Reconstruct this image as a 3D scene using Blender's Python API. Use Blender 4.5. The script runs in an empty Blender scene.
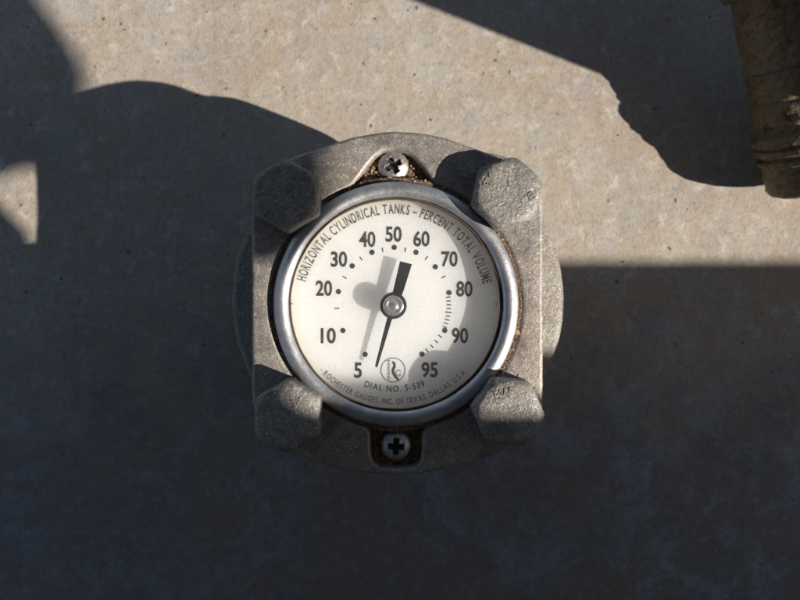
import bpy, bmesh, math, random
from mathutils import Vector, Matrix, noise

K = 0.00022            # metres per unit; one unit is one photo pixel in the flange plane
FZ = 250.0             # height of the flange face above the ground, in units
CAMZ = 832.0
scene = bpy.context.scene
C = scene.collection
random.seed(7)

# ------------------------------------------------------------------ camera
cd = bpy.data.cameras.new('camera')
cam = bpy.data.objects.new('camera', cd)
C.objects.link(cam)
cam.location = (0, 0, CAMZ * K)
cam.rotation_euler = (0, 0, 0)
cd.sensor_width = 36
cd.lens = 18 / (400 / 582)
cd.clip_start = 0.005
cd.clip_end = 50
cd.dof.use_dof = True
cd.dof.focus_distance = (CAMZ - FZ - 4) * K
cd.dof.aperture_fstop = 20
scene.camera = cam

# ------------------------------------------------------------------ world, sun, exposure
ELEV, AZX, AZY = 31.9, 374.0, -147.0
w = bpy.data.worlds.new('World')
scene.world = w
w.use_nodes = True
wn = w.node_tree.nodes
bg = wn['Background']
sky = wn.new('ShaderNodeTexSky')
sky.sky_type = 'NISHITA'
sky.sun_disc = False
sky.sun_elevation = math.radians(ELEV)
sky.sun_rotation = math.atan2(AZX, AZY)
w.node_tree.links.new(sky.outputs[0], bg.inputs[0])
bg.inputs[1].default_value = 0.05
sl = bpy.data.lights.new('sun', 'SUN')
sl.energy = 5.0
sl.angle = math.radians(0.53)
sl.color = (1.0, 0.93, 0.83)
sun = bpy.data.objects.new('sun', sl)
C.objects.link(sun)
sun.rotation_euler = Vector((AZX, AZY, 250.0)).to_track_quat('Z', 'Y').to_euler()
sun.location = (0.5, -0.2, 0.5)
scene.view_settings.view_transform = 'Standard'
scene.view_settings.look = 'None'
scene.view_settings.exposure = 0.80
scene.view_settings.gamma = 1
scene.view_settings.use_curve_mapping = False


# ------------------------------------------------------------------ helpers
def WP(u, v, z=0.0):
    """photo pixel + height z above the flange face -> plan position in units"""
    s = (CAMZ - FZ - z) / 582.0
    return (u - 400) * s, (300 - v) * s


def link(name, me, mat=None, parent=None, smooth=None):
    o = bpy.data.objects.new(name, me)
    C.objects.link(o)
    if mat:
        me.materials.clear()
        me.materials.append(mat)
    if parent:
        o.parent = parent
    if smooth is not None:
        for p in me.polygons:
            p.use_smooth = True
        if smooth < 180:
            try:
                me.set_sharp_from_angle(angle=math.radians(smooth))
            except Exception:
                pass
    return o


def mesh_of(name, verts, faces):
    me = bpy.data.meshes.new(name)
    me.from_pydata([(x * K, y * K, (z + FZ) * K) for x, y, z in verts], [], faces)
    me.update()
    return me


def fix_normals(me):
    bm = bmesh.new()
    bm.from_mesh(me)
    bmesh.ops.recalc_face_normals(bm, faces=bm.faces)
    bm.to_mesh(me)
    bm.free()


def lathe(name, prof, cx, cy, n=128, wob=0.0, seed=0.0, closed=False):
    """prof: list of (r, z)"""
    vs, fs = [], []
    for i in range(n):
        a = 2 * math.pi * i / n
        for j, (r, z) in enumerate(prof):
            rr = r
            if wob and r > 0.01:
                rr += wob * noise.noise(Vector((math.cos(a) * 6 + seed, math.sin(a) * 6, j * .6)))
                z += wob * .6 * noise.noise(Vector((math.cos(a) * 5, math.sin(a) * 5 + seed, j * .6 + 9)))
            vs.append((cx + rr * math.cos(a), cy + rr * math.sin(a), z))
    m = len(prof)
    for i in range(n):
        k = (i + 1) % n
        for j in range(m - 1):
            fs.append((i * m + j, k * m + j, k * m + j + 1, i * m + j + 1))
        if closed:
            fs.append((i * m + m - 1, k * m + m - 1, k * m, i * m))
    me = mesh_of(name, vs, fs)
    bm = bmesh.new()
    bm.from_mesh(me)
    bmesh.ops.remove_doubles(bm, verts=bm.verts, dist=K * .001)
    bmesh.ops.recalc_face_normals(bm, faces=bm.faces)
    bm.to_mesh(me)
    bm.free()
    return me


def curve_solid(name, loops, z0, z1, bev=2.0, res=3):
    """2D filled outline (with holes) raised from z0 to z1, edges rounded by bev"""
    cu = bpy.data.curves.new(name, 'CURVE')
    cu.dimensions = '2D'
    cu.fill_mode = 'BOTH'
    for lp in loops:
        sp = cu.splines.new('POLY')
        sp.points.add(len(lp) - 1)
        for p, (x, y) in zip(sp.points, lp):
            p.co = (x * K, y * K, 0, 1)
        sp.use_cyclic_u = True
    cu.extrude = ((z1 - z0) / 2 - bev) * K
    cu.bevel_depth = bev * K
    cu.bevel_resolution = res
    cu.offset = -bev * K
    o = bpy.data.objects.new(name, cu)
    C.objects.link(o)
    dg = bpy.context.evaluated_depsgraph_get()
    me = bpy.data.meshes.new_from_object(o.evaluated_get(dg))
    bpy.data.objects.remove(o)
    bpy.data.curves.remove(cu)
    me.transform(Matrix.Translation((0, 0, ((z0 + z1) / 2 + FZ) * K)))
    bm = bmesh.new()
    bm.from_mesh(me)
    bmesh.ops.remove_doubles(bm, verts=bm.verts, dist=K * .002)
    bmesh.ops.recalc_face_normals(bm, faces=bm.faces)
    bm.to_mesh(me)
    bm.free()
    return me


def catmull(pts, step=2.0, jit=0.0, seed=0.0):
    out = []
    n = len(pts)
    for i in range(n):
        p0, p1, p2, p3 = (Vector(pts[(i + k) % n]) for k in (-1, 0, 1, 2))
        m = max(2, int((p2 - p1).length / step))
        for q in range(m):
            t = q / m
            p = .5 * ((2 * p1) + (p2 - p0) * t + (2 * p0 - 5 * p1 + 4 * p2 - p3) * t * t +
                      (3 * p1 - p0 - 3 * p2 + p3) * t ** 3)
            out.append(p)
    if jit:
        out = [p + Vector((noise.noise(Vector((p.x * .09, p.y * .09, seed))) + .5 * noise.noise(Vector((p.x * .3, p.y * .3, seed))),
                           noise.noise(Vector((p.x * .09, p.y * .09, seed + 50))) + .5 * noise.noise(Vector((p.x * .3, p.y * .3, seed + 9))))) * jit for p in out]
    return [(p.x, p.y) for p in out]


def text_geo(s, thick=0.25, offset=0.0):
    """triangulated flat-extruded text; returns verts, faces and bounds in font units"""
    cu = bpy.data.curves.new('lettering', 'FONT')
    cu.body = s
    cu.size = 1
    cu.extrude = 0.02
    cu.offset = offset
    cu.resolution_u = 4
    o = bpy.data.objects.new('lettering', cu)
    C.objects.link(o)
    dg = bpy.context.evaluated_depsgraph_get()
    me = bpy.data.meshes.new_from_object(o.evaluated_get(dg))
    bpy.data.objects.remove(o)
    bpy.data.curves.remove(cu)
    vs = [tuple(v.co) for v in me.vertices]
    fs = [tuple(p.vertices) for p in me.polygons]
    bpy.data.meshes.remove(me)
    xs = [v[0] for v in vs] or [0, 0]
    ys = [v[1] for v in vs] or [0, 0]
    return vs, fs, (min(xs), max(xs), min(ys), max(ys))


_gc = {}


def glyph(ch, offset):
    key = (ch, offset)
    if key not in _gc:
        _gc[key] = text_geo(ch, offset=offset)
    return _gc[key]


def place_text(name, s, cx, cy, hgt, wid, z, th, mat, parent, rot=0.0, offset=0.0):
    vs, fs, (a, b, c, d) = text_geo(s, offset=offset)
    sx, sy = wid / (b - a), hgt / (d - c)
    cr, sr = math.cos(rot), math.sin(rot)
    out = []
    for x, y, q in vs:
        X, Y = (x - (a + b) / 2) * sx, (y - (c + d) / 2) * sy
        out.append((cx + X * cr - Y * sr, cy + X * sr + Y * cr, z + (th if q > 0 else 0)))
    me = mesh_of(name, out, fs)
    return link(name, me, mat, parent)


CAPH = (lambda g: g[2][3] - g[2][2])(text_geo('H'))


def arc_text(name, s, cx, cy, r, a0, a1, hgt, z, th, mat, parent, inward=False, offset=0.0, squeeze=0.75):
    """letters along an arc from angle a0 to a1 (degrees); r is mid-letter radius"""
    sc = hgt / CAPH
    gap = .16
    adv = []
    for ch in s:
        if ch == ' ':
            adv.append(.36)
        else:
            g = glyph(ch, offset)[2]
            adv.append(g[1] - g[0] + gap)
    tot = sum(adv) - gap
    V, F = [], []
    pos = 0
    span = math.radians(a1 - a0)
    arclen = abs(span) * r
    xs = arclen / tot              # horizontal scale so that the string fills the arc
    for ch, ad in zip(s, adv):
        if ch != ' ':
            vs, fs, (ga, gb, gc, gd) = glyph(ch, offset)
            mid = pos + (ad - gap) / 2
            ang = math.radians(a0) + span * mid / tot
            up = Vector((math.cos(ang), math.sin(ang)))
            if inward:
                up = -up
            rt = Vector((up.y, -up.x))
            c0 = Vector((cx, cy)) + Vector((math.cos(ang), math.sin(ang))) * r
            base = len(V)
            for x, y, q in vs:
                p = c0 + rt * ((x - (ga + gb) / 2) * xs) + up * ((y - CAPH / 2) * sc)
                V.append((p.x, p.y, z + (th if q > 0 else 0)))
            F += [tuple(i + base for i in f) for f in fs]
        pos += ad
    me = mesh_of(name, V, F)
    return link(name, me, mat, parent)


def thing(name, label, cat, loc=(0, 0, 0), group=None):
    o = bpy.data.objects.new(name, None)
    C.objects.link(o)
    o.location = loc
    o.empty_display_size = .01
    o['label'] = label
    o['category'] = cat
    if group:
        o['group'] = group
    return o


# ------------------------------------------------------------------ materials
class Mat:
    def __init__(self, name):
        self.m = bpy.data.materials.new(name)
        self.m.use_nodes = True
        self.nt = self.m.node_tree
        self.b = self.nt.nodes['Principled BSDF']
        tc = self.nt.nodes.new('ShaderNodeTexCoord')
        self.co = tc.outputs['Object']

    def L(self, a, b):
        self.nt.links.new(a, b)

    def noise(self, px, detail=4, rough=.6, dist=0.0, stretch=None):
        n = self.nt.nodes.new('ShaderNodeTexNoise')
        n.inputs['Scale'].default_value = 1 / (px * K)
        n.inputs['Detail'].default_value = detail
        n.inputs['Roughness'].default_value = rough
        n.inputs['Distortion'].default_value = dist
        if stretch:
            mp = self.nt.nodes.new('ShaderNodeMapping')
            mp.inputs['Scale'].default_value = stretch
            self.L(self.co, mp.inputs[0])
            self.L(mp.outputs[0], n.inputs['Vector'])
        else:
            self.L(self.co, n.inputs['Vector'])
        return n.outputs['Fac']

    def vor(self, px, feature='F1', rnd=1.0):
        n = self.nt.nodes.new('ShaderNodeTexVoronoi')
        n.feature = feature
        n.inputs['Scale'].default_value = 1 / (px * K)
        n.inputs['Randomness'].default_value = rnd
        self.L(self.co, n.inputs['Vector'])
        return n.outputs['Distance']

    def ramp(self, src, stops, interp='LINEAR'):
        r = self.nt.nodes.new('ShaderNodeValToRGB')
        r.color_ramp.interpolation = interp
        el = r.color_ramp.elements
        while len(el) < len(stops):
            el.new(.5)
        for e, (p, c) in zip(el, stops):
            e.position = p
            e.color = (c, c, c, 1) if isinstance(c, (int, float)) else (*c, 1)
        self.L(src, r.inputs[0])
        return r.outputs[0]

    def mix(self, f, a, b, mode='MIX'):
        n = self.nt.nodes.new('ShaderNodeMix')
        n.data_type = 'RGBA'
        n.blend_type = mode
        for sock, v in ((n.inputs[0], f), (n.inputs[6], a), (n.inputs[7], b)):
            if isinstance(v, (int, float)):
                sock.default_value = v if sock is n.inputs[0] else (v, v, v, 1)
            elif isinstance(v, tuple):
                sock.default_value = (*v, 1)
            else:
                self.L(v, sock)
        return n.outputs[2]

    def math(self, op, a, b=0.0, clamp=False):
        n = self.nt.nodes.new('ShaderNodeMath')
        n.operation = op
        n.use_clamp = clamp
        for sock, v in ((n.inputs[0], a), (n.inputs[1], b)):
            if isinstance(v, (int, float)):
                sock.default_value = v
            else:
                self.L(v, sock)
        return n.outputs[0]

    def bump(self, h, dist_px, strength=1.0, prev=None):
        n = self.nt.nodes.new('ShaderNodeBump')
        n.inputs['Distance'].default_value = dist_px * K
        n.inputs['Strength'].default_value = strength
        self.L(h, n.inputs['Height'])
        if prev is not None:
            self.L(prev, n.inputs['Normal'])
        return n.outputs[0]

    def set(self, color=None, rough=None, metal=None, normal=None, spec=None):
        for k, v in (('Base Color', color), ('Roughness', rough), ('Metallic', metal), ('Normal', normal), ('Specular IOR Level', spec)):
            if v is None:
                continue
            if isinstance(v, (int, float)):
                self.b.inputs[k].default_value = v
            elif isinstance(v, tuple):
                self.b.inputs[k].default_value = (*v, 1)
            else:
                self.L(v, self.b.inputs[k])
        return self.m


def cast_metal(name, dark, light, rust, rust_amt=.5, metal=.25, bump=1.3, px=1.6):
    t = Mat(name)
    big = t.noise(60, 4, .6)
    fine = t.noise(px, 3, .7)
    med = t.noise(9, 5, .65)
    col = t.mix(t.ramp(med, [(.3, 0.0), (.7, 1.0)]), dark, light)
    col = t.mix(t.ramp(fine, [(.34, .15), (.5, .7), (.68, 1.0)]), tuple(c * .58 for c in dark), col)
    hi = t.ramp(t.noise(px * 1.1, 2, .5), [(.6, 0.0), (.72, 1.0)])
    col = t.mix(hi, col, tuple(min(1, c * 1.4) for c in light))
    rm = t.math('MULTIPLY', t.ramp(big, [(.46, 0.0), (.66, 1.0)]), t.ramp(t.noise(4, 4, .7), [(.4, 0.0), (.6, 1.0)]))
    rm = t.math('MULTIPLY', rm, rust_amt)
    col = t.mix(rm, col, rust)
    grime = t.math('MULTIPLY', t.ramp(t.noise(33, 6, .7, .4), [(.50, 0.0), (.66, .75)]), t.ramp(t.noise(5, 4, .7), [(.35, .35), (.6, 1.0)]))
    col = t.mix(grime, col, tuple(c * .38 for c in dark))
    b1 = t.bump(t.noise(px, 3, .65), 1.0, bump * .5)
    b2 = t.bump(t.noise(5, 4, .6), 1.6, bump * .45, b1)
    rg = t.ramp(med, [(.3, .42), (.7, .66)])
    return t.set(col, rg, metal, b2)


M_cast = cast_metal('cast_zinc', (.235, .208, .188), (.40, .365, .335), (.20, .135, .08), .6, .4, .65, 1.8)
M_bolt = cast_metal('galvanised_bolt', (.190, .180, .170), (.335, .310, .280), (.15, .10, .06), .5, .25, 1.5, 2.3)
M_boss = cast_metal('cast_boss', (.19, .175, .155), (.31, .285, .245), (.18, .12, .07), .5, .15, 1.3, 2.2)


def make_rust():
    t = Mat('rust_dirt')
    c = t.ramp(t.noise(3, 5, .7), [(.25, (.02, .013, .01)), (.5, (.12, .065, .035)), (.7, (.38, .26, .17))])
    return t.set(c, .95, 0.0, t.bump(t.noise(2.2, 4, .7), 2.0, 1.0))


M_rust = make_rust()


def make_alu():
    t = Mat('spun_aluminium')
    med = t.noise(14, 5, .6)
    sc = t.noise(2.5, 4, .7)
    col = t.mix(t.ramp(med, [(.35, 0.0), (.7, 1.0)]), (.36, .37, .395), (.54, .54, .56))
    col = t.mix(t.ramp(t.noise(7, 6, .75), [(.58, 0.0), (.74, .55)]), col, (.24, .20, .16))
    rg = t.ramp(sc, [(.3, .36), (.7, .56)])
    return t.set(col, rg, .85, t.bump(t.noise(1.6, 3, .6), .35, .5, t.bump(t.noise(22, 3, .5), 1.2, .5)))


M_alu = make_alu()


def make_screw():
    t = Mat('screw_steel')
    col = t.mix(t.ramp(t.noise(3.5, 5, .7), [(.42, 0.0), (.66, .8)]), (.56, .55, .54), (.22, .17, .14))
    return t.set(col, .42, .8, t.bump(t.noise(2, 4, .6), .5, .5))


M_screw = make_screw()
DCX, DCY = WP(394, 305, -18)


def make_dial():
    t = Mat('silvered_dial')
    # yellowed ageing stain towards the rim of the dial card
    sep = t.nt.nodes.new('ShaderNodeVectorMath')
    sep.operation = 'SUBTRACT'
    sep.inputs[1].default_value = (DCX * K, DCY * K, (FZ - 18) * K)
    t.L(t.co, sep.inputs[0])
    ln = t.nt.nodes.new('ShaderNodeVectorMath')
    ln.operation = 'LENGTH'
    t.L(sep.outputs[0], ln.inputs[0])
    r = t.math('DIVIDE', ln.outputs['Value'], 110 * K)
    r = t.math('ADD', r, t.math('MULTIPLY', t.math('SUBTRACT', t.noise(40, 4, .6), .5), .10))
    stain = t.ramp(r, [(.80, 0.0), (.88, .22), (.94, .5), (.985, 1.0)])
    col = t.mix(stain, (.93, .945, .965), (.70, .63, .54))
    col = t.mix(t.ramp(t.noise(1.7, 3, .7), [(.35, .25), (.6, 0.0)]), col, (.60, .60, .60))
    col = t.mix(t.ramp(t.noise(2.5, 2, .5), [(.72, 0.0), (.76, .6)]), col, (.25, .18, .12))
    m = t.set(col, .45, .0, t.bump(t.noise(1.8, 3, .6), .5, .7))
    t.b.inputs['Subsurface Weight'].default_value = .7
    t.b.inputs['Subsurface Radius'].default_value = (1, 1, 1)
    t.b.inputs['Subsurface Scale'].default_value = .025
    return m


M_dial = make_dial()


def plain(name, col, rough=.6, metal=0.0, nz=None):
    t = Mat(name)
    c = t.mix(t.ramp(t.noise(nz or 3, 4, .7), [(.3, 0.0), (.7, 1.0)]), tuple(x * .7 for x in col), tuple(min(1, x * 1.25) for x in col))
    return t.set(c, rough, metal)


M_ink = plain('black_ink', (.018, .018, .022), .5)
M_ink2 = plain('worn_ink', (.016, .015, .016), .6)
M_needle = plain('black_needle', (.010, .010, .016), .38)
M_cap = plain('hub_cap', (.72, .72, .74), .22, .9)


def make_lens():
    m = bpy.data.materials.new('clear_lens')
    m.use_nodes = True
    nt = m.node_tree
    nt.nodes.clear()
    out = nt.nodes.new('ShaderNodeOutputMaterial')
    tr = nt.nodes.new('ShaderNodeBsdfTransparent')
    tr.inputs[0].default_value = (.985, .985, .98, 1)
    gl = nt.nodes.new('ShaderNodeBsdfGlossy')
    gl.inputs['Roughness'].default_value = .08
    # thin-sheet Fresnel, the same from both sides
    lw = nt.nodes.new('ShaderNodeLayerWeight')
    lw.inputs[0].default_value = .5
    pw = nt.nodes.new('ShaderNodeMath')
    pw.operation = 'POWER'
    pw.inputs[1].default_value = 5
    nt.links.new(lw.outputs['Facing'], pw.inputs[0])
    fr = nt.nodes.new('ShaderNodeMath')
    fr.operation = 'MULTIPLY_ADD'
    fr.inputs[1].default_value = .9
    fr.inputs[2].default_value = .05
    nt.links.new(pw.outputs[0], fr.inputs[0])
    mx = nt.nodes.new('ShaderNodeMixShader')
    nt.links.new(fr.outputs[0], mx.inputs[0])
    nt.links.new(tr.outputs[0], mx.inputs[1])
    nt.links.new(gl.outputs[0], mx.inputs[2])
    # faint dust film
    df = nt.nodes.new('ShaderNodeBsdfTranslucent')
    df.inputs[0].default_value = (.9, .9, .89, 1)
    mx2 = nt.nodes.new('ShaderNodeMixShader')
    tc = nt.nodes.new('ShaderNodeTexCoord')
    nz = nt.nodes.new('ShaderNodeTexNoise')
    nz.inputs['Scale'].default_value = 1 / (9 * K)
    nz.inputs['Detail'].default_value = 6
    rp = nt.nodes.new('ShaderNodeMapRange')
    rp.inputs[1].default_value = .3
    rp.inputs[2].default_value = .75
    rp.inputs[3].default_value = .04
    rp.inputs[4].default_value = .09
    nt.links.new(tc.outputs['Object'], nz.inputs['Vector'])
    nt.links.new(nz.outputs['Fac'], rp.inputs[0])
    sb = nt.nodes.new('ShaderNodeVectorMath')
    sb.operation = 'SUBTRACT'
    sb.inputs[1].default_value = ((GX - .6) * K, (GY - .3) * K, (FZ + 4) * K)
    nt.links.new(tc.outputs['Object'], sb.inputs[0])
    ln = nt.nodes.new('ShaderNodeVectorMath')
    ln.operation = 'LENGTH'
    nt.links.new(sb.outputs[0], ln.inputs[0])
    rr = nt.nodes.new('ShaderNodeMapRange')
    rr.inputs[1].default_value = 84 * K
    rr.inputs[2].default_value = 104 * K
    rr.inputs[3].default_value = 0
    rr.inputs[4].default_value = .15
    nt.links.new(ln.outputs['Value'], rr.inputs[0])
    ad = nt.nodes.new('ShaderNodeMath')
    ad.operation = 'ADD'
    nt.links.new(rp.outputs[0], ad.inputs[0])
    nt.links.new(rr.outputs[0], ad.inputs[1])
    nt.links.new(ad.outputs[0], mx2.inputs[0])
    nt.links.new(mx.outputs[0], mx2.inputs[1])
    nt.links.new(df.outputs[0], mx2.inputs[2])
    nt.links.new(mx2.outputs[0], out.inputs[0])
    return m




def make_ground():
    t = Mat('weathered_concrete')
    big = t.noise(230, 5, .6)
    med = t.noise(105, 6, .65, .6)
    fine = t.noise(9, 6, .7)
    spk = t.noise(3.2, 4, .7)
    col = t.mix(t.ramp(big, [(.38, 0.0), (.62, 1.0)]), (0.316, 0.266, 0.224), (0.365, 0.332, 0.286))
    col = t.mix(t.ramp(med, [(.47, 0.0), (.62, .8)]), col, (0.325, 0.265, 0.200))
    col = t.mix(t.ramp(t.noise(55, 6, .7, .5), [(.52, 0.0), (.64, .5)]), col, (0.307, 0.315, 0.328))
    col = t.mix(t.ramp(t.noise(26, 7, .75, .3), [(.53, 0.0), (.66, .8)]), col, (0.457, 0.427, 0.382))
    col = t.mix(t.ramp(fine, [(.30, .6), (.50, 0.0)]), col, (0.174, 0.145, 0.120))
    col = t.mix(t.ramp(spk, [(.30, .55), (.44, 0.0)]), col, (0.158, 0.137, 0.116))
    col = t.mix(t.ramp(t.noise(3.6, 3, .6), [(.62, 0.0), (.74, .7)]), col, (0.498, 0.473, 0.432))
    sc1 = t.ramp(t.noise(7, 5, .8, 1.2), [(.63, 0.0), (.68, .75)])
    col = t.mix(sc1, col, (.20, .165, .135))
    sc2 = t.ramp(t.noise(2.2, 3, .8), [(.33, .6), (.40, 0.0)])
    col = t.mix(sc2, col, (.17, .15, .13))
    str1 = t.ramp(t.noise(30, 6, .8, 1.5, (1.0, .35, 1.0)), [(.495, 0.0), (.5, .35), (.505, 0.0)])
    col = t.mix(str1, col, (.24, .205, .17))
    # dark pits and grains
    pv = t.math('ADD', t.vor(27), t.math('MULTIPLY', t.math('SUBTRACT', t.noise(3.5, 3, .6), .5), .28))
    pit = t.math('MULTIPLY', t.ramp(pv, [(.06, .9), (.11, 0.0)]), t.ramp(t.noise(60, 3, .5), [(.46, 0.0), (.54, 1.0)]))
    col = t.mix(pit, col, (0.108, 0.079, 0.058))
    rustp = t.math('MULTIPLY', t.ramp(t.noise(34, 6, .75, .4), [(.60, 0.0), (.70, .7)]), t.ramp(t.noise(150, 2, .5), [(.45, 0.0), (.6, 1.0)]))
    col = t.mix(rustp, col, (0.349, 0.224, 0.116))
    # darker, bluish mottled colour on the near part of the slab
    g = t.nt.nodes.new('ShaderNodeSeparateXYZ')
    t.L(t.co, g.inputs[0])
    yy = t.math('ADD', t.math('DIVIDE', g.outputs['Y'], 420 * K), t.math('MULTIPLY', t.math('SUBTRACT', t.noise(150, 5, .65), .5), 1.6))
    near_mask = t.ramp(t.math('ADD', t.math('MULTIPLY', yy, -.5), .5), [(.52, 0.0), (.75, .75)])
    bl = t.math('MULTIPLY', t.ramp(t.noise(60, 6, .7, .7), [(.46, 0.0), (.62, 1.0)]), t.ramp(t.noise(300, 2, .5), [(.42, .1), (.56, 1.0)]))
    near_col = t.mix(t.ramp(t.noise(130, 4, .6, .4), [(.4, 0.0), (.6, 1.0)]), (0.211, 0.172, 0.150), (.165, .16, .165))
    near_col = t.mix(bl, near_col, (.24, .30, .385))
    near_col = t.mix(t.ramp(t.noise(14, 6, .75), [(.54, 0.0), (.68, .8)]), near_col, (.33, .33, .34))
    near_col = t.mix(t.ramp(t.noise(12, 6, .75), [(.35, .7), (.55, 0.0)]), near_col, (.12, .11, .10))
    col = t.mix(near_mask, col, near_col)
    b = t.bump(t.noise(3.4, 4, .7), 1.2, .8)
    b = t.bump(t.noise(26, 6, .7), 4.0, .38, b)
    b = t.bump(t.math('MULTIPLY', pit, -1.0), 2.0, .6, b)
    return t.set(col, .85, 0.0, b, .3)


M_ground = make_ground()


def make_iron():
    t = Mat('rusty_painted_iron')
    med = t.noise(22, 6, .65, .4)
    col = t.ramp(med, [(.32, (.035, .026, .02)), (.44, (.15, .108, .048)), (.56, (.165, .135, .095)), (.68, (.08, .074, .07))])
    col = t.mix(t.ramp(t.noise(13, 6, .7, .5), [(.58, 0.0), (.66, .8)]), col, (.11, .045, .028))
    col = t.mix(t.ramp(t.noise(5, 5, .7), [(.30, .8), (.46, 0.0)]), col, (.02, .016, .013))
    col = t.mix(t.ramp(t.noise(9, 6, .75), [(.64, 0.0), (.70, .9)]), col, (.42, .36, .27))
    b = t.bump(t.noise(2.4, 4, .7), 1.0, .8)
    b = t.bump(t.noise(12, 5, .7), 3.5, .8, b)
    return t.set(col, t.ramp(t.noise(7, 4, .6), [(.35, .32), (.65, .7)]), .25, b)


M_iron = make_iron()
M_blocker = plain('blocker_grey', (.16, .17, .18), .6, 0.0, 12)

# ------------------------------------------------------------------ ground
def make_ground_mesh():
    vs, fs = [], []
    n = 180
    half = 640.0
    for j in range(n + 1):
        for i in range(n + 1):
            x = -half + 2 * half * i / n
            y = -half + 2 * half * j / n
            e = min(1.0, (half - max(abs(x), abs(y))) / 60)
            z = (1.6 * noise.noise(Vector((x * .012, y * .012, 3))) + .8 * noise.noise(Vector((x * .05, y * .05, 7)))) * e
            vs.append((x, y, z - FZ))
    for j in range(n):
        for i in range(n):
            a = j * (n + 1) + i
            fs.append((a, a + 1, a + n + 2, a + n + 1))
    b = len(vs)
    B = 40000.0
    # outer skirt out to the far edge
    for x, y in ((-half, -half), (half, -half), (half, half), (-half, half)):
        vs.append((x * B / half, y * B / half, -FZ))
    e0 = [i for i in range(n + 1)]
    e1 = [i * (n + 1) + n for i in range(n + 1)]
    e2 = [n * (n + 1) + i for i in range(n, -1, -1)]
    e3 = [i * (n + 1) for i in range(n, -1, -1)]
    for k, e in enumerate((e0, e1, e2, e3)):
        fs.append(tuple([b + k, b + (k + 1) % 4] + e[::-1]))
    me = mesh_of('ground', vs, fs)
    fix_normals(me)
    if me.polygons[0].normal.z < 0:
        me.flip_normals()
    return me


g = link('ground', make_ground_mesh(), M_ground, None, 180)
g['kind'] = 'structure'


def rock(V, F, x, y, z, r, rnd):
    base = len(V)
    t = (1 + 5 ** .5) / 2
    ico = [(-1, t, 0), (1, t, 0), (-1, -t, 0), (1, -t, 0), (0, -1, t), (0, 1, t), (0, -1, -t), (0, 1, -t), (t, 0, -1), (t, 0, 1), (-t, 0, -1), (-t, 0, 1)]
    fc = [(0, 11, 5), (0, 5, 1), (0, 1, 7), (0, 7, 10), (0, 10, 11), (1, 5, 9), (5, 11, 4), (11, 10, 2), (10, 7, 6), (7, 1, 8), (3, 9, 4), (3, 4, 2), (3, 2, 6), (3, 6, 8), (3, 8, 9), (4, 9, 5), (2, 4, 11), (6, 2, 10), (8, 6, 7), (9, 8, 1)]
    sx, sy, sz = (rnd.uniform(.5, 1.1) for _ in range(3))
    a = rnd.uniform(0, 6.28)
    for p in ico:
        q = Vector(p) / 1.9 * r * rnd.uniform(.7, 1.15)
        X, Y = q.x * sx, q.y * sy
        V.append((x + X * math.cos(a) - Y * math.sin(a), y + X * math.sin(a) + Y * math.cos(a), z + q.z * sz * .7))
    F += [tuple(i + base for i in f) for f in fc]


rnd = random.Random(3)
V, F = [], []
for _ in range(240):
    x, y = rnd.uniform(-600, 600), rnd.uniform(-460, 460)
    if math.hypot(x, y) < 200:
        continue
    rock(V, F, x, y, -FZ + .3, rnd.choice([1.0, 1.2, 1.5, 2.2]), rnd)
grit = link('ground_grit', mesh_of('ground_grit', V, F), plain('grit_grains', (.26, .22, .18), .9, 0, 40), None)
grit['kind'] = 'stuff'
grit['label'] = 'fine sand grains scattered over the weathered slab'
grit['category'] = 'grit'

# ------------------------------------------------------------------ the gauge
GX, GY = WP(396, 304, 0)
M_lens = make_lens()
gauge = thing('tank_gauge', 'round silver-dialled tank level gauge on a square cast flange with four bolts', 'gauge')


def G(name, me, mat, smooth=None, label=None, parent=None):
    o = link(name, me, mat, parent or gauge, smooth)
    if label:
        o['label'] = label
    return o


outline = [(-4, 169), (40, 164), (78, 151), (108, 143), (134, 128), (142, 116), (143.5, 80), (143.5, 0), (143.5, -80), (142, -112), (133, -131),
           (106, -150), (62, -166), (0, -176), (-62, -169), (-108, -153), (-136, -132), (-147, -106), (-149, -60), (-149, 0), (-149, 60),
           (-148, 112), (-139, 124), (-110, 142), (-82, 152), (-48, 163)]
OUT = catmull(outline, 3.0, .55, 2)


def opening():
    """bezel seat plus the two screw pockets, counter-clockwise from the right"""
    R = 125.6
    pts = []

    def arc(a0, a1, n):
        for i in range(n + 1):
            a = math.radians(a0 + (a1 - a0) * i / n)
            pts.append((GX + R * math.cos(a), GY + R * math.sin(a)))
    arc(0, 68, 34)
    for u, v in ((434, 183), (427, 173), (420, 164), (413.5, 156.5), (405, 151.5), (395, 149.5), (384, 151), (375.5, 156.5), (368, 165), (360, 175.5), (354, 183.5)):
        x, y = WP(u, v)
        pts.append((x, y))
    arc(111, 256, 74)
    for u, v in ((370.5, 434), (370.5, 446), (371, 457), (374, 464), (381, 467.5), (396, 468.5), (411, 467.5), (418, 464.5), (421.5, 458), (422, 446), (422, 434)):
        x, y = WP(u, v)
        pts.append((x, y))
    arc(284, 358, 36)
    return [(x + .8 * noise.noise(Vector((x * .16, y * .16, 4))), y + .8 * noise.noise(Vector((x * .16, y * .16, 8)))) for x, y in pts]


OPEN = opening()
G('flange', curve_solid('flange', [OUT, OPEN], -26, 0, 4.2, 5), M_cast, 50)
low = [(x * .993, y * .993) for x, y in OUT]
def circ(r, n=180):
    return [(GX + r * math.cos(2 * math.pi * a / n), GY + r * math.sin(2 * math.pi * a / n)) for a in range(n)]


G('flange_base', curve_solid('flange_base', [low, circ(119)], -62, -16, 1.0, 1), M_cast, 50)
# rusty floor of the pockets and the seat round the bezel
G('pocket_floor', curve_solid('pocket_floor', [[(x * .985, y * .985) for x, y in OUT], circ(117)], -20, -12.5, .5, 1), M_rust, 60)

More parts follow.
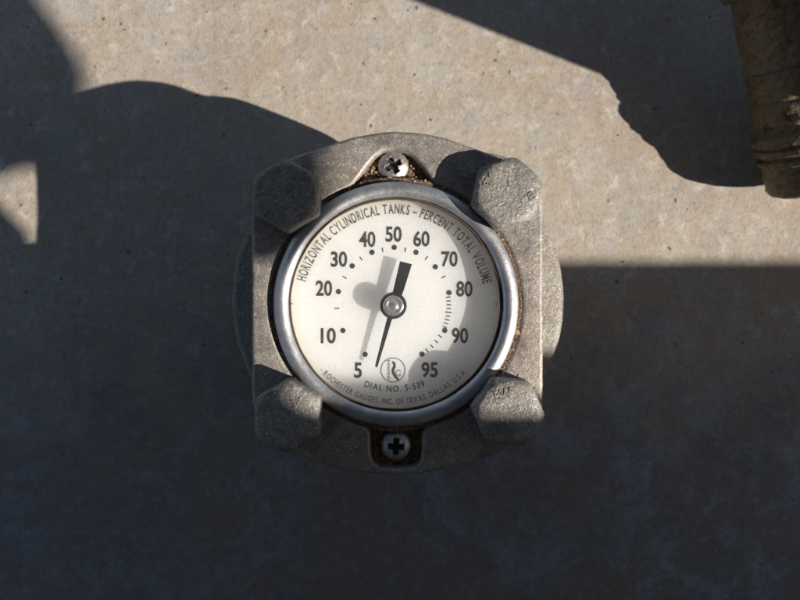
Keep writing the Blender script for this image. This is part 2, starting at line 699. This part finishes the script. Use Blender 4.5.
# round tank boss the flange is bolted to
bx, by = -2.5, 0
G('tank_boss', lathe('tank_boss', [(0, -62.3), (178, -62.3), (182.5, -63.5), (185, -67), (185.5, -100), (185, -120), (180, -126), (150, -130), (146, -170), (150, -235), (168, -249), (168, -252)], bx, by, 160, 1.2, 5), M_boss, 45)

# bezel ring
bez = [(122.1, -12), (122.6, -3), (122.3, 1.5), (121.0, 4.6), (118.5, 6.8), (115.2, 8.0), (112.5, 8.0), (110, 7.0), (108, 5.4), (106.8, 3.6), (106.3, 1.0), (107.5, -1.0), (112.8, -1.6), (113.2, -17.5)]
G('bezel', lathe('bezel', bez, GX, GY, 200, .35, 2), M_alu, 60, 'spun aluminium bezel ring')
M_seal = plain('seal_dirt', (.05, .034, .024), .9, 0, 4)
# dirt-filled joint between bezel and lens
G('lens_seal', lathe('lens_seal', [(106.9, .6), (106.6, 2.6), (105.4, 3.0), (104.3, 2.6), (104.0, 1.2), (105.3, .2)], GX - .6, GY - .3, 160, .5, 8, True), M_seal, 60)
t_ = Mat('packed_dirt')
M_dirt = t_.set(t_.ramp(t_.noise(3.5, 5, .7), [(.3, (.035, .022, .015)), (.5, (.11, .07, .045)), (.68, (.26, .18, .12))]), .95, 0.0, t_.bump(t_.noise(2.2, 4, .7), 2.0, 1.0))
G('dirt_ring', lathe('dirt_ring', [(120.5, -12), (121.8, -2.2), (123.6, -.9), (126.0, -1.2), (127.6, -2.8), (130, -12)], GX, GY, 260, 1.4, 21), M_dirt, 60)
# lens disc
G('lens', lathe('lens', [(0, 6.8), (40, 6.4), (80, 4.6), (100, 2.6), (105, 2.2)], GX - .6, GY - .3, 128), M_lens, 180)
# dial card, a thick opal disc with a raised rim added to bounce light inward
dial = G('dial', lathe('dial', [(0, -18), (107.2, -18), (107.6, -3.2), (108.2, -2.8), (112.2, -2.8), (112.4, -20), (112, -58), (111, -59), (0, -59)], DCX, DCY, 160), M_dial, 40)

ZP = -17.85   # top of print
PT = .25


def D(name, me, mat=M_ink):
    return link(name, me, mat, dial)


def dp(u, v):
    return WP(u, v, -17.8)


for s, u, v in (('5', 358, 370.3), ('10', 328.3, 335.7), ('20', 324, 288.3), ('30', 339, 259.2), ('40', 367.3, 239.3), ('50', 393.6, 234.2),
                ('60', 421.5, 238.8), ('70', 449.5, 259), ('80', 464.4, 288.9), ('90', 460, 335.7), ('95', 429.6, 369.8)):
    x, y = dp(u, v)
    o = place_text('numeral', s, x, y, 16.2, 16.8 if len(s) == 2 and s != '10' else (15.6 if s == '10' else 8.0), ZP, PT, M_ink, dial, 0, .026)

DC = dp(394, 306)


def pol(r, a):
    return DC[0] + r * math.cos(math.radians(a)), DC[1] + r * math.sin(math.radians(a))


def dot(u, v, r):
    x, y = dp(u, v)
    return mesh_of('scale_dot', [(x + r * math.cos(i * math.pi / 10), y + r * math.sin(i * math.pi / 10), ZP + PT) for i in range(20)] +
                   [(x + r * math.cos(i * math.pi / 10), y + r * math.sin(i * math.pi / 10), ZP) for i in range(20)],
                   [tuple(range(20))] + [(i, 20 + i, 20 + (i + 1) % 20, (i + 1) % 20) for i in range(20)])


for u, v in ((352.2, 265.9), (338.4, 291.6), (342.9, 330.5), (365.2, 354.4), (372, 252.3), (394.2, 247.4), (416, 252.3), (435.3, 266.8), (449, 292.6), (444.8, 330.5), (422, 354.1)):
    D('scale_dot', dot(u, v, 2.75))
D('rivet_mark', dot(291.6, 303.7, 1.0))
D('rivet_mark', dot(496, 304, 1.0))


def bar(cx, cy, L, W, a):
    ca, sa = math.cos(a), math.sin(a)
    q = [(cx + x * ca - y * sa, cy + x * sa + y * ca) for x, y in ((-L / 2, -W / 2), (L / 2, -W / 2), (L / 2, W / 2), (-L / 2, W / 2))]
    vs = [(x, y, ZP + PT) for x, y in q] + [(x, y, ZP) for x, y in q]
    return vs, [(0, 1, 2, 3), (0, 4, 5, 1), (1, 5, 6, 2), (2, 6, 7, 3), (3, 7, 4, 0)]


def tick(u, v, L=4.6, W=1.15):
    x, y = dp(u, v)
    a = math.atan2(y - DC[1], x - DC[0])
    D('scale_tick', mesh_of('scale_tick', *bar(x, y, L, W, a)))


for u, v in ((337, 308.3), (344.6, 277.4), (361, 258.5), (382.6, 249.7), (405.3, 249.7), (426.5, 258.0), (443.5, 277.0)):
    tick(u, v)
for k in range(1, 10):
    a = 13.2 - 39.6 * k / 10
    x, y = pol(56.6, a)
    D('scale_tick', mesh_of('scale_tick', *bar(x, y, 4.6 if k != 5 else 6.5, 1.15, math.radians(a))))
for k in range(1, 5):
    a = -26.6 - 33.4 * k / 5
    x, y = pol(57, a)
    D('scale_tick', mesh_of('scale_tick', *bar(x, y, 4.6, 1.15, math.radians(a))))

AC = dp(394, 305)
arc_text('lettering', 'HORIZONTAL CYLINDRICAL TANKS \u2013 PERCENT TOTAL VOLUME', AC[0], AC[1], 99.0, 165.2, 13.2, 9.6, ZP, PT, M_ink2, dial, False, .020)
arc_text('lettering', '- ROCHESTER GAUGES, INC. OF TEXAS, DALLAS, U.S.A.', AC[0], AC[1], 99.6, 221.5, 317.5, 5.7, ZP, PT, M_ink2, dial, True, .012)
arc_text('lettering', 'DIAL NO. 5-539', AC[0], AC[1], 86.3, 249.6, 291.0, 6.2, ZP, PT, M_ink, dial, True, .012)


def ribbon(path, widths, name='emblem', mat=M_ink2, closed=False):
    vs, fs = [], []
    n = len(path)
    for i, (x, y) in enumerate(path):
        a = path[(i + 1) % n if closed else min(n - 1, i + 1)]
        b = path[(i - 1) % n if closed else max(0, i - 1)]
        t = Vector((a[0] - b[0], a[1] - b[1])).normalized()
        nr = Vector((-t.y, t.x)) * widths[i] / 2
        vs += [(x + nr.x, y + nr.y, ZP + PT), (x - nr.x, y - nr.y, ZP + PT), (x + nr.x, y + nr.y, ZP), (x - nr.x, y - nr.y, ZP)]
    m = n if closed else n - 1
    for i in range(m):
        a, b = i * 4, ((i + 1) % n) * 4
        fs += [(a, b, b + 1, a + 1), (a, a + 2, b + 2, b), (a + 1, b + 1, b + 3, a + 3)]
    return vs, fs


ex, ey = dp(393.0, 370.0)
V, F = [], []


def addg(vf):
    b = len(V)
    V.extend(vf[0])
    F.extend(tuple(i + b for i in f) for f in vf[1])


addg(ribbon([(ex + 12.4 * math.cos(i * math.pi / 32), ey + 12.4 * math.sin(i * math.pi / 32)) for i in range(64)], [.75] * 64, closed=True))
zs = 65 / 800 * 1.03
sn = [(395, 140), (412, 152), (426, 175), (424, 205), (408, 235), (404, 262), (415, 295), (438, 330), (462, 352), (480, 372)]
sw = [12, 26, 32, 34, 34, 34, 32, 30, 30, 16]
pth = [(ex + (a - 406) * zs, ey - (b - 245) * zs) for a, b in sn]
addg(ribbon(pth, [q * zs for q in sw]))
gp = [(500, 268), (488, 250), (468, 246), (448, 258), (440, 282), (448, 306), (470, 318), (492, 314), (500, 296), (480, 296)]
addg(ribbon([(ex + (a - 406) * zs, ey - (b - 245) * zs) for a, b in gp], [9 * zs] * len(gp)))
for k in range(14):
    x, y = ex + (352 - 406) * zs, ey - (128 + k * 17.5 - 245) * zs
    addg(bar(x, y, 2.4 if k % 3 else 3.2, .62, 0))
D('emblem', mesh_of('emblem', V, F), M_ink2)

# needle: flag-shaped tail above the hub, tapered pointer below
NZ = -7.2


def slab(poly, z0, z1, name):
    n = len(poly)
    vs = [(x, y, z1) for x, y in poly] + [(x, y, z0) for x, y in poly]
    fs = [tuple(range(n)), tuple(range(2 * n - 1, n - 1, -1))] + [(i, i + n, (i + 1) % n + n, (i + 1) % n) for i in range(n)]
    me = mesh_of(name, vs, fs)
    fix_normals(me)
    return me


npts = [(400.0, 261.2), (412.0, 264.2), (403.5, 291), (400, 300), (397.5, 312), (391.8, 320), (377.7, 366.5), (376.2, 367.6), (375.0, 365.8), (386.4, 320.5), (388.5, 312), (390, 300), (393.2, 290)]
needle = G('needle', slab([WP(u, v, NZ) for u, v in npts], NZ - .6, NZ + .6, 'needle'), M_needle)
HX, HY = WP(393.4, 305.6, -4)
hub = G('needle_hub', lathe('needle_hub', [(0, -17.9), (10.5, -17.9), (10.5, -5), (13.2, -5), (13.4, .6), (12.6, 1.8), (10.4, 2.1), (0, 2.1)], HX, HY, 48), M_needle, 40)
link('hub_cap', lathe('hub_cap', [(10.3, 1.6), (10.2, 3.0), (9, 3.9), (7.4, 4.1), (6.2, 3.6), (5.4, 3.3), (4.6, 4.1), (3.0, 4.9), (0, 5.2)], HX, HY, 48, .25, 3), M_cap, hub, 50)

# Phillips screws
def screw_mesh(cx, cy, R, z0, rot, seed):
    n = 56
    idx = {}
    vs, fs = [], []
    for ring in range(n // 2 + 1):
        r = R * ring / (n // 2)
        m = 1 if ring == 0 else 96
        for k in range(m):
            a = 2 * math.pi * k / 96
            x, y = r * math.cos(a), r * math.sin(a)
            q = r / R
            z = 9.5 * math.sqrt(max(0, 1 - (q * .93) ** 2))
            cr, sr = math.cos(-rot), math.sin(-rot)
            X, Y = abs(x * cr - y * sr), abs(x * sr + y * cr)
            mx, mn = max(X, Y), min(X, Y)
            hw = 2.5 + .25 * noise.noise(Vector((x * .4, y * .4, seed)))
            arm = min(max((R * .56 - mx) / .8, 0), 1) * min(max((hw + .5 - mn) / .6, 0), 1)
            cen = min(max((R * .22 - r) / 1.0, 0), 1)
            dpt = max(arm, cen)
            burr = max(0, 1 - abs(mn - hw - 1.2) / 1.1) * (1 if mx < R * .6 else 0) * .7 * max(0, noise.noise(Vector((x * .5, y * .5, seed + 5))) + .3)
            z = z - dpt * (9.0 - 4.0 * mx / R) + burr
            z += .25 * noise.noise(Vector((x * .35, y * .35, seed + 2)))
            idx[(ring, k)] = len(vs)
            vs.append((cx + x, cy + y, z0 + z))
    for ring in range(n // 2):
        for k in range(96):
            k2 = (k + 1) % 96
            if ring == 0:
                fs.append((idx[(0, 0)], idx[(1, k)], idx[(1, k2)]))
            else:
                fs.append((idx[(ring, k)], idx[(ring + 1, k)], idx[(ring + 1, k2)], idx[(ring, k2)]))
    b = len(vs)
    for k in range(96):
        a = 2 * math.pi * k / 96
        vs.append((cx + R * math.cos(a), cy + R * math.sin(a), z0 - 1))
    for k in range(96):
        k2 = (k + 1) % 96
        fs.append((idx[(n // 2, k)], b + k, b + k2, idx[(n // 2, k2)]))
    me = mesh_of('screw', vs, fs)
    fix_normals(me)
    return me


sx, sy = WP(393.3, 165.2, -4)
scr = [G('screw', screw_mesh(sx, sy, 15.4, -12.2, math.radians(28), 1), M_screw, 55)]
sx, sy = WP(396, 446.8, -4)
scr.append(G('screw', screw_mesh(sx, sy, 15.2, -12.2, math.radians(-3), 9), M_screw, 55))


def cross(cx, cy, R, z, rot):
    a, w = R * .47, 1.9
    pts = [(a, -w), (a, w), (w, w), (w, a), (-w, a), (-w, w), (-a, w), (-a, -w), (-w, -w), (-w, -a), (w, -a), (w, -w)]
    return slab([(cx + x * math.cos(rot) - y * math.sin(rot), cy + x * math.sin(rot) + y * math.cos(rot)) for x, y in pts], z - 1, z, 'recess_shade')


for o, u, v, rt in ((scr[0], 393.3, 165.2, math.radians(28)), (scr[1], 396, 446.8, math.radians(-3))):
    x, y = WP(u, v, -4)
    link('recess_shade', cross(x, y, 15.3, -12.2 + 4.2, rt), plain('recess_black', (.02, .016, .014), .9), o)  # dark cross put in to stand for the shade down in the recess


# hexagon bolts
def bolt_mesh(cx, cy, rot, seed, Rv=36.0, H=27.5):
    n = 96
    vs, fs = [], []
    rings = []
    rc = 30.4

    def hexr(a):
        t = (a - rot) % (math.pi / 3) - math.pi / 6
        r = Rv * math.cos(math.pi / 6) / math.cos(t)
        return min(r, Rv - 1.0) - .25 * math.exp(-(t / .08) ** 2)
    prof = []
    for i in range(n):
        a = 2 * math.pi * i / n
        h = hexr(a)
        zt = H - 1.6 - max(0, h - rc) * .75
        prof.append([(h, 0), (h, zt * .5), (h, zt - .8), (h - .8, zt), (min(h - 1.6, rc - .6), H - .9), (min(h - 3, rc - 3), H), (20, H + .2), (10, H + .3)])
    for i in range(n):
        a = 2 * math.pi * i / n
        for j, (r, z) in enumerate(prof[i]):
            x, y = r * math.cos(a), r * math.sin(a)
            nn = noise.noise(Vector((x * .11 + seed, y * .11, z * .1))) + .6 * noise.noise(Vector((x * .3 + seed, y * .3, 2)))
            n2 = noise.noise(Vector((x * .12, y * .12 + seed, z * .1 + 4)))
            vs.append((cx + x * (1 + .011 * nn), cy + y * (1 + .010 * n2), z + (.45 * nn if j > 2 else 0)))
    m = 8
    for i in range(n):
        k = (i + 1) % n
        for j in range(m - 1):
            fs.append((i * m + j, k * m + j, k * m + j + 1, i * m + j + 1))
    c = len(vs)
    vs.append((cx, cy, H + .3))
    for i in range(n):
        fs.append((i * m + m - 1, ((i + 1) % n) * m + m - 1, c))
    me = mesh_of('bolt_head', vs, fs)
    fix_normals(me)
    return me


marks = {}
for key, u, v, rot in (('a', 285.2, 194.5, 30), ('b', 508.5, 191.8, 18), ('c', 286.5, 417.5, 30), ('d', 509.5, 413.5, -6)):
    x, y = WP(u, v, 28)
    marks[key] = G('bolt_head', bolt_mesh(x, y, math.radians(rot), ord(key) * 3.1), M_bolt, 35)
for key, s, u, v, h, wd, rot in (('b', '8Y', 489.5, 180.5, 8, 14, 58), ('b', 'CE', 527.5, 198.5, 8, 14, 35), ('d', 'BW', 503.5, 394.5, 10, 17, 14), ('c', '34', 297, 402.5, 8, 12, 20)):
    x, y = WP(u, v, 28)
    place_text('stamped_mark', s, x, y, h, wd, 27.0, 1.25, M_bolt, marks[key], math.radians(rot), .02)

# rust grains caught in the seat and pockets
rnd = random.Random(11)
V, F = [], []
for _ in range(420):
    a = rnd.uniform(0, 2 * math.pi)
    r = rnd.uniform(121.8, 127.6)
    rock(V, F, GX + r * math.cos(a), GY + r * math.sin(a), rnd.uniform(-3, -.3), rnd.uniform(.6, 1.7), rnd)
for _ in range(200):
    u, v = rnd.uniform(358, 430), rnd.uniform(158, 186)
    if abs(u - 394) < 14 + (v - 160) * .9:
        x, y = WP(u, v, -12)
        rock(V, F, x, y, -12 + rnd.uniform(0, 2), rnd.uniform(.8, 2.2), rnd)
for _ in range(110):
    u, v = rnd.uniform(372, 420), rnd.uniform(428, 466)
    x, y = WP(u, v, -12)
    rock(V, F, x, y, -12 + rnd.uniform(0, 1), rnd.uniform(.7, 1.6), rnd)
for key, (u, v) in (('a', (285.2, 194.5)), ('b', (508.5, 191.8)), ('c', (286.5, 417.5)), ('d', (509.5, 413.5))):
    cx0, cy0 = WP(u, v, 28)
    for _ in range(70):
        a = rnd.uniform(0, 2 * math.pi)
        q = rnd.gauss(35, 1.6)
        x, y = cx0 + q * math.cos(a), cy0 + q * math.sin(a)
        if abs(x) < 138 and math.hypot(x, y) < 175:
            rock(V, F, x, y, .1, rnd.uniform(.5, 1.5), rnd)
for _ in range(60):
    a = rnd.uniform(0, 2 * math.pi)
    q = 128.5 + abs(rnd.gauss(0, 5))
    rock(V, F, GX + q * math.cos(a), GY + q * math.sin(a), .1, rnd.uniform(.35, .95), rnd)
for u, v, r in ((516, 332, 3.2), (514, 329, 2.2), (519, 334, 2.0), (479, 402, 2.0), (474, 206, 1.8)):
    x, y = WP(u, v, -1)
    rock(V, F, x, y, 1, r, rnd)
def make_flake():
    t = Mat('rust_grains')
    c = t.ramp(t.noise(4, 3, .7), [(.3, (.09, .05, .03)), (.5, (.30, .19, .11)), (.7, (.50, .38, .27))])
    return t.set(c, .95)
gr = G('rust_grains', mesh_of('rust_grains', V, F), make_flake())
gr['kind'] = 'stuff'

# ------------------------------------------------------------------ iron fitting at the upper right
E0 = Vector((553, 152, 51.3 + 0.0))
az, el = 1.94, .285
d = Vector((math.cos(az) * math.cos(el), math.sin(az) * math.cos(el), math.sin(el)))
u_ = d.cross(Vector((0, 0, 1))).normalized()
v_ = u_.cross(d)


def tube(name, prof, n=168, wob=.8, seed=1):
    dense = []
    for (t0, r0), (t1, r1) in zip(prof, prof[1:]):
        m = max(1, int(math.hypot(t1 - t0, r1 - r0) / 2.2))
        dense += [(t0 + (t1 - t0) * q / m, r0 + (r1 - r0) * q / m) for q in range(m)]
    prof = dense + [prof[-1]]
    """prof: (distance along the axis, radius)"""
    vs, fs = [], []
    m = len(prof)
    for i in range(n):
        a = 2 * math.pi * i / n
        for j, (t, r) in enumerate(prof):
            rr = r
            if r > 1:
                ca, sa = math.cos(a) * r, math.sin(a) * r
                rr += wob * noise.noise(Vector((ca * .05 + seed, sa * .05, t * .04)))
                rr += 1.1 * noise.noise(Vector((ca * .13, sa * .13 + seed, t * .15)))
                rr -= 2.2 * max(0, noise.noise(Vector((ca * .09, sa * .09, t * .12 + seed * 3))) - .22)
                rr += .5 * noise.noise(Vector((ca * .4, sa * .4, t * .4)))
            p = E0 + d * t + (u_ * math.cos(a) + v_ * math.sin(a)) * rr
            vs.append((p.x, p.y, p.z - FZ))
    for i in range(n):
        k = (i + 1) % n
        for j in range(m - 1):
            fs.append((i * m + j, k * m + j, k * m + j + 1, i * m + j + 1))
    me = mesh_of(name, vs, fs)
    bm = bmesh.new()
    bm.from_mesh(me)
    bmesh.ops.remove_doubles(bm, verts=bm.verts, dist=K * .01)
    bmesh.ops.recalc_face_normals(bm, faces=bm.faces)
    bm.to_mesh(me)
    bm.free()
    return me


fit = thing('pipe_fitting', 'rusty ribbed iron pipe fitting lying beside the gauge at the upper right', 'pipe fitting')
link('end_cap', tube('end_cap', [(0, 0), (0, 40), (1, 47), (4, 51), (9, 53), (24, 53.2), (40, 53.0), (46, 53.5), (50, 53.5)], seed=2), M_iron, fit, 40)
link('collar', tube('collar', [(44, 50), (45, 56), (48, 58.2), (53, 58), (55, 54.5), (57.5, 54.3), (59, 58.5), (63, 60.5), (68, 60), (70, 55.8), (72.5, 55.6), (74, 61), (79, 63), (85, 62), (88, 55.5), (89, 50)], seed=5), M_iron, fit, 40)
link('pipe_body', tube('pipe_body', [(86, 53.5), (98, 53.4), (100, 54.8), (103, 54.8), (105, 53.2), (118, 53), (124, 52.5), (126, 50.8), (128, 50.8), (130, 52.8), (134, 53.5), (160, 53.6), (162, 51.6), (165, 51.6), (168, 54.6), (172, 54.8), (175, 53.4), (200, 54), (262, 54.5)], wob=1.4, seed=7), M_iron, fit, 40)
link('shoulder', tube('shoulder', [(258, 50), (259, 61), (263, 64), (300, 64), (345, 64), (350, 60), (350, 0)], wob=1.2, seed=9), M_iron, fit, 40)

# ------------------------------------------------------------------ tall valve column just outside the frame (throws the upper shadow)
R = 120.0
sdir = Vector((AZX, -147)).normalized()
perp = Vector((-sdir.y, sdir.x))
if perp.y < 0:
    perp = -perp
tp = Vector((300 + AZX * 1.25, 317 - 147 * 1.25))
cc = tp + perp * R
col = thing('valve_column', 'tall dark steel valve column standing right of the pipe fitting', 'valve', (0, 0, 0))
link('column_body', lathe('column_body', [(0, 560), (80, 560), (108, 556), (118, 545), (120, 530), (120, -240), (132, -244), (134, -251)], cc.x, cc.y, 96), M_iron, col, 40)
link('column_cap', lathe('column_cap', [(0, 640), (50, 640), (60, 632), (62, 560.2), (0, 560.2)], cc.x, cc.y, 48), M_iron, col, 40)

# ------------------------------------------------------------------ added, unseen guard south of the gauge (outline cut to throw the big lower shadow)
PY = -620.0
prof = [(700, 57), (-477, 54), (-508, 57), (-520, 66), (-527, 92), (-571, 138), (-600, 160), (-612, 168), (-600, 178), (-571, 190), (-524, 203), (-512, 197), (-492, 199), (-474, 212), (-455, 228), (-447, 245),
        (-445, 270), (-447, 292), (-445, 321), (-460, 352), (-484, 390), (-511, 428), (-540, 500), (-580, 560), (-700, 600), (-860, 560), (-900, 430)]
poly = []
for xs, ys in prof:
    h = (ys - PY) / 147.0
    poly.append((xs + AZX * h, h * 250))
poly += [(1040, 1300), (-700, 1300), (-700, -2), (poly[0][0], -2)]
vs = [(x, PY, z - FZ) for x, z in poly] + [(x, PY - 14, z - FZ) for x, z in poly]
n = len(poly)
fs = [tuple(range(n)), tuple(range(2 * n - 1, n - 1, -1))] + [(i, i + n, (i + 1) % n + n, (i + 1) % n) for i in range(n)]
me = mesh_of('shadow_plate', vs, fs)
fix_normals(me)
blocker = thing('light_blocker', 'unseen added grey guard with upright plate and roof over the gauge', 'blocker')
link('shadow_plate', me, M_blocker, blocker)  # added upright plate, its profile worked back from the shadow edge


def box(name, x0, x1, y0, y1, z0, z1):
    vs = [(x, y, z - FZ) for z in (z0, z1) for x, y in ((x0, y0), (x1, y0), (x1, y1), (x0, y1))]
    me = mesh_of(name, vs, [(3, 2, 1, 0), (4, 5, 6, 7), (0, 1, 5, 4), (1, 2, 6, 5), (2, 3, 7, 6), (3, 0, 4, 7)])
    return me


link('sky_blocker', box('sky_blocker', -900, 1250, PY + .5, 900, 1285, 1297), M_blocker, blocker)  # unseen sheet added overhead only to block sky light and deepen the shade
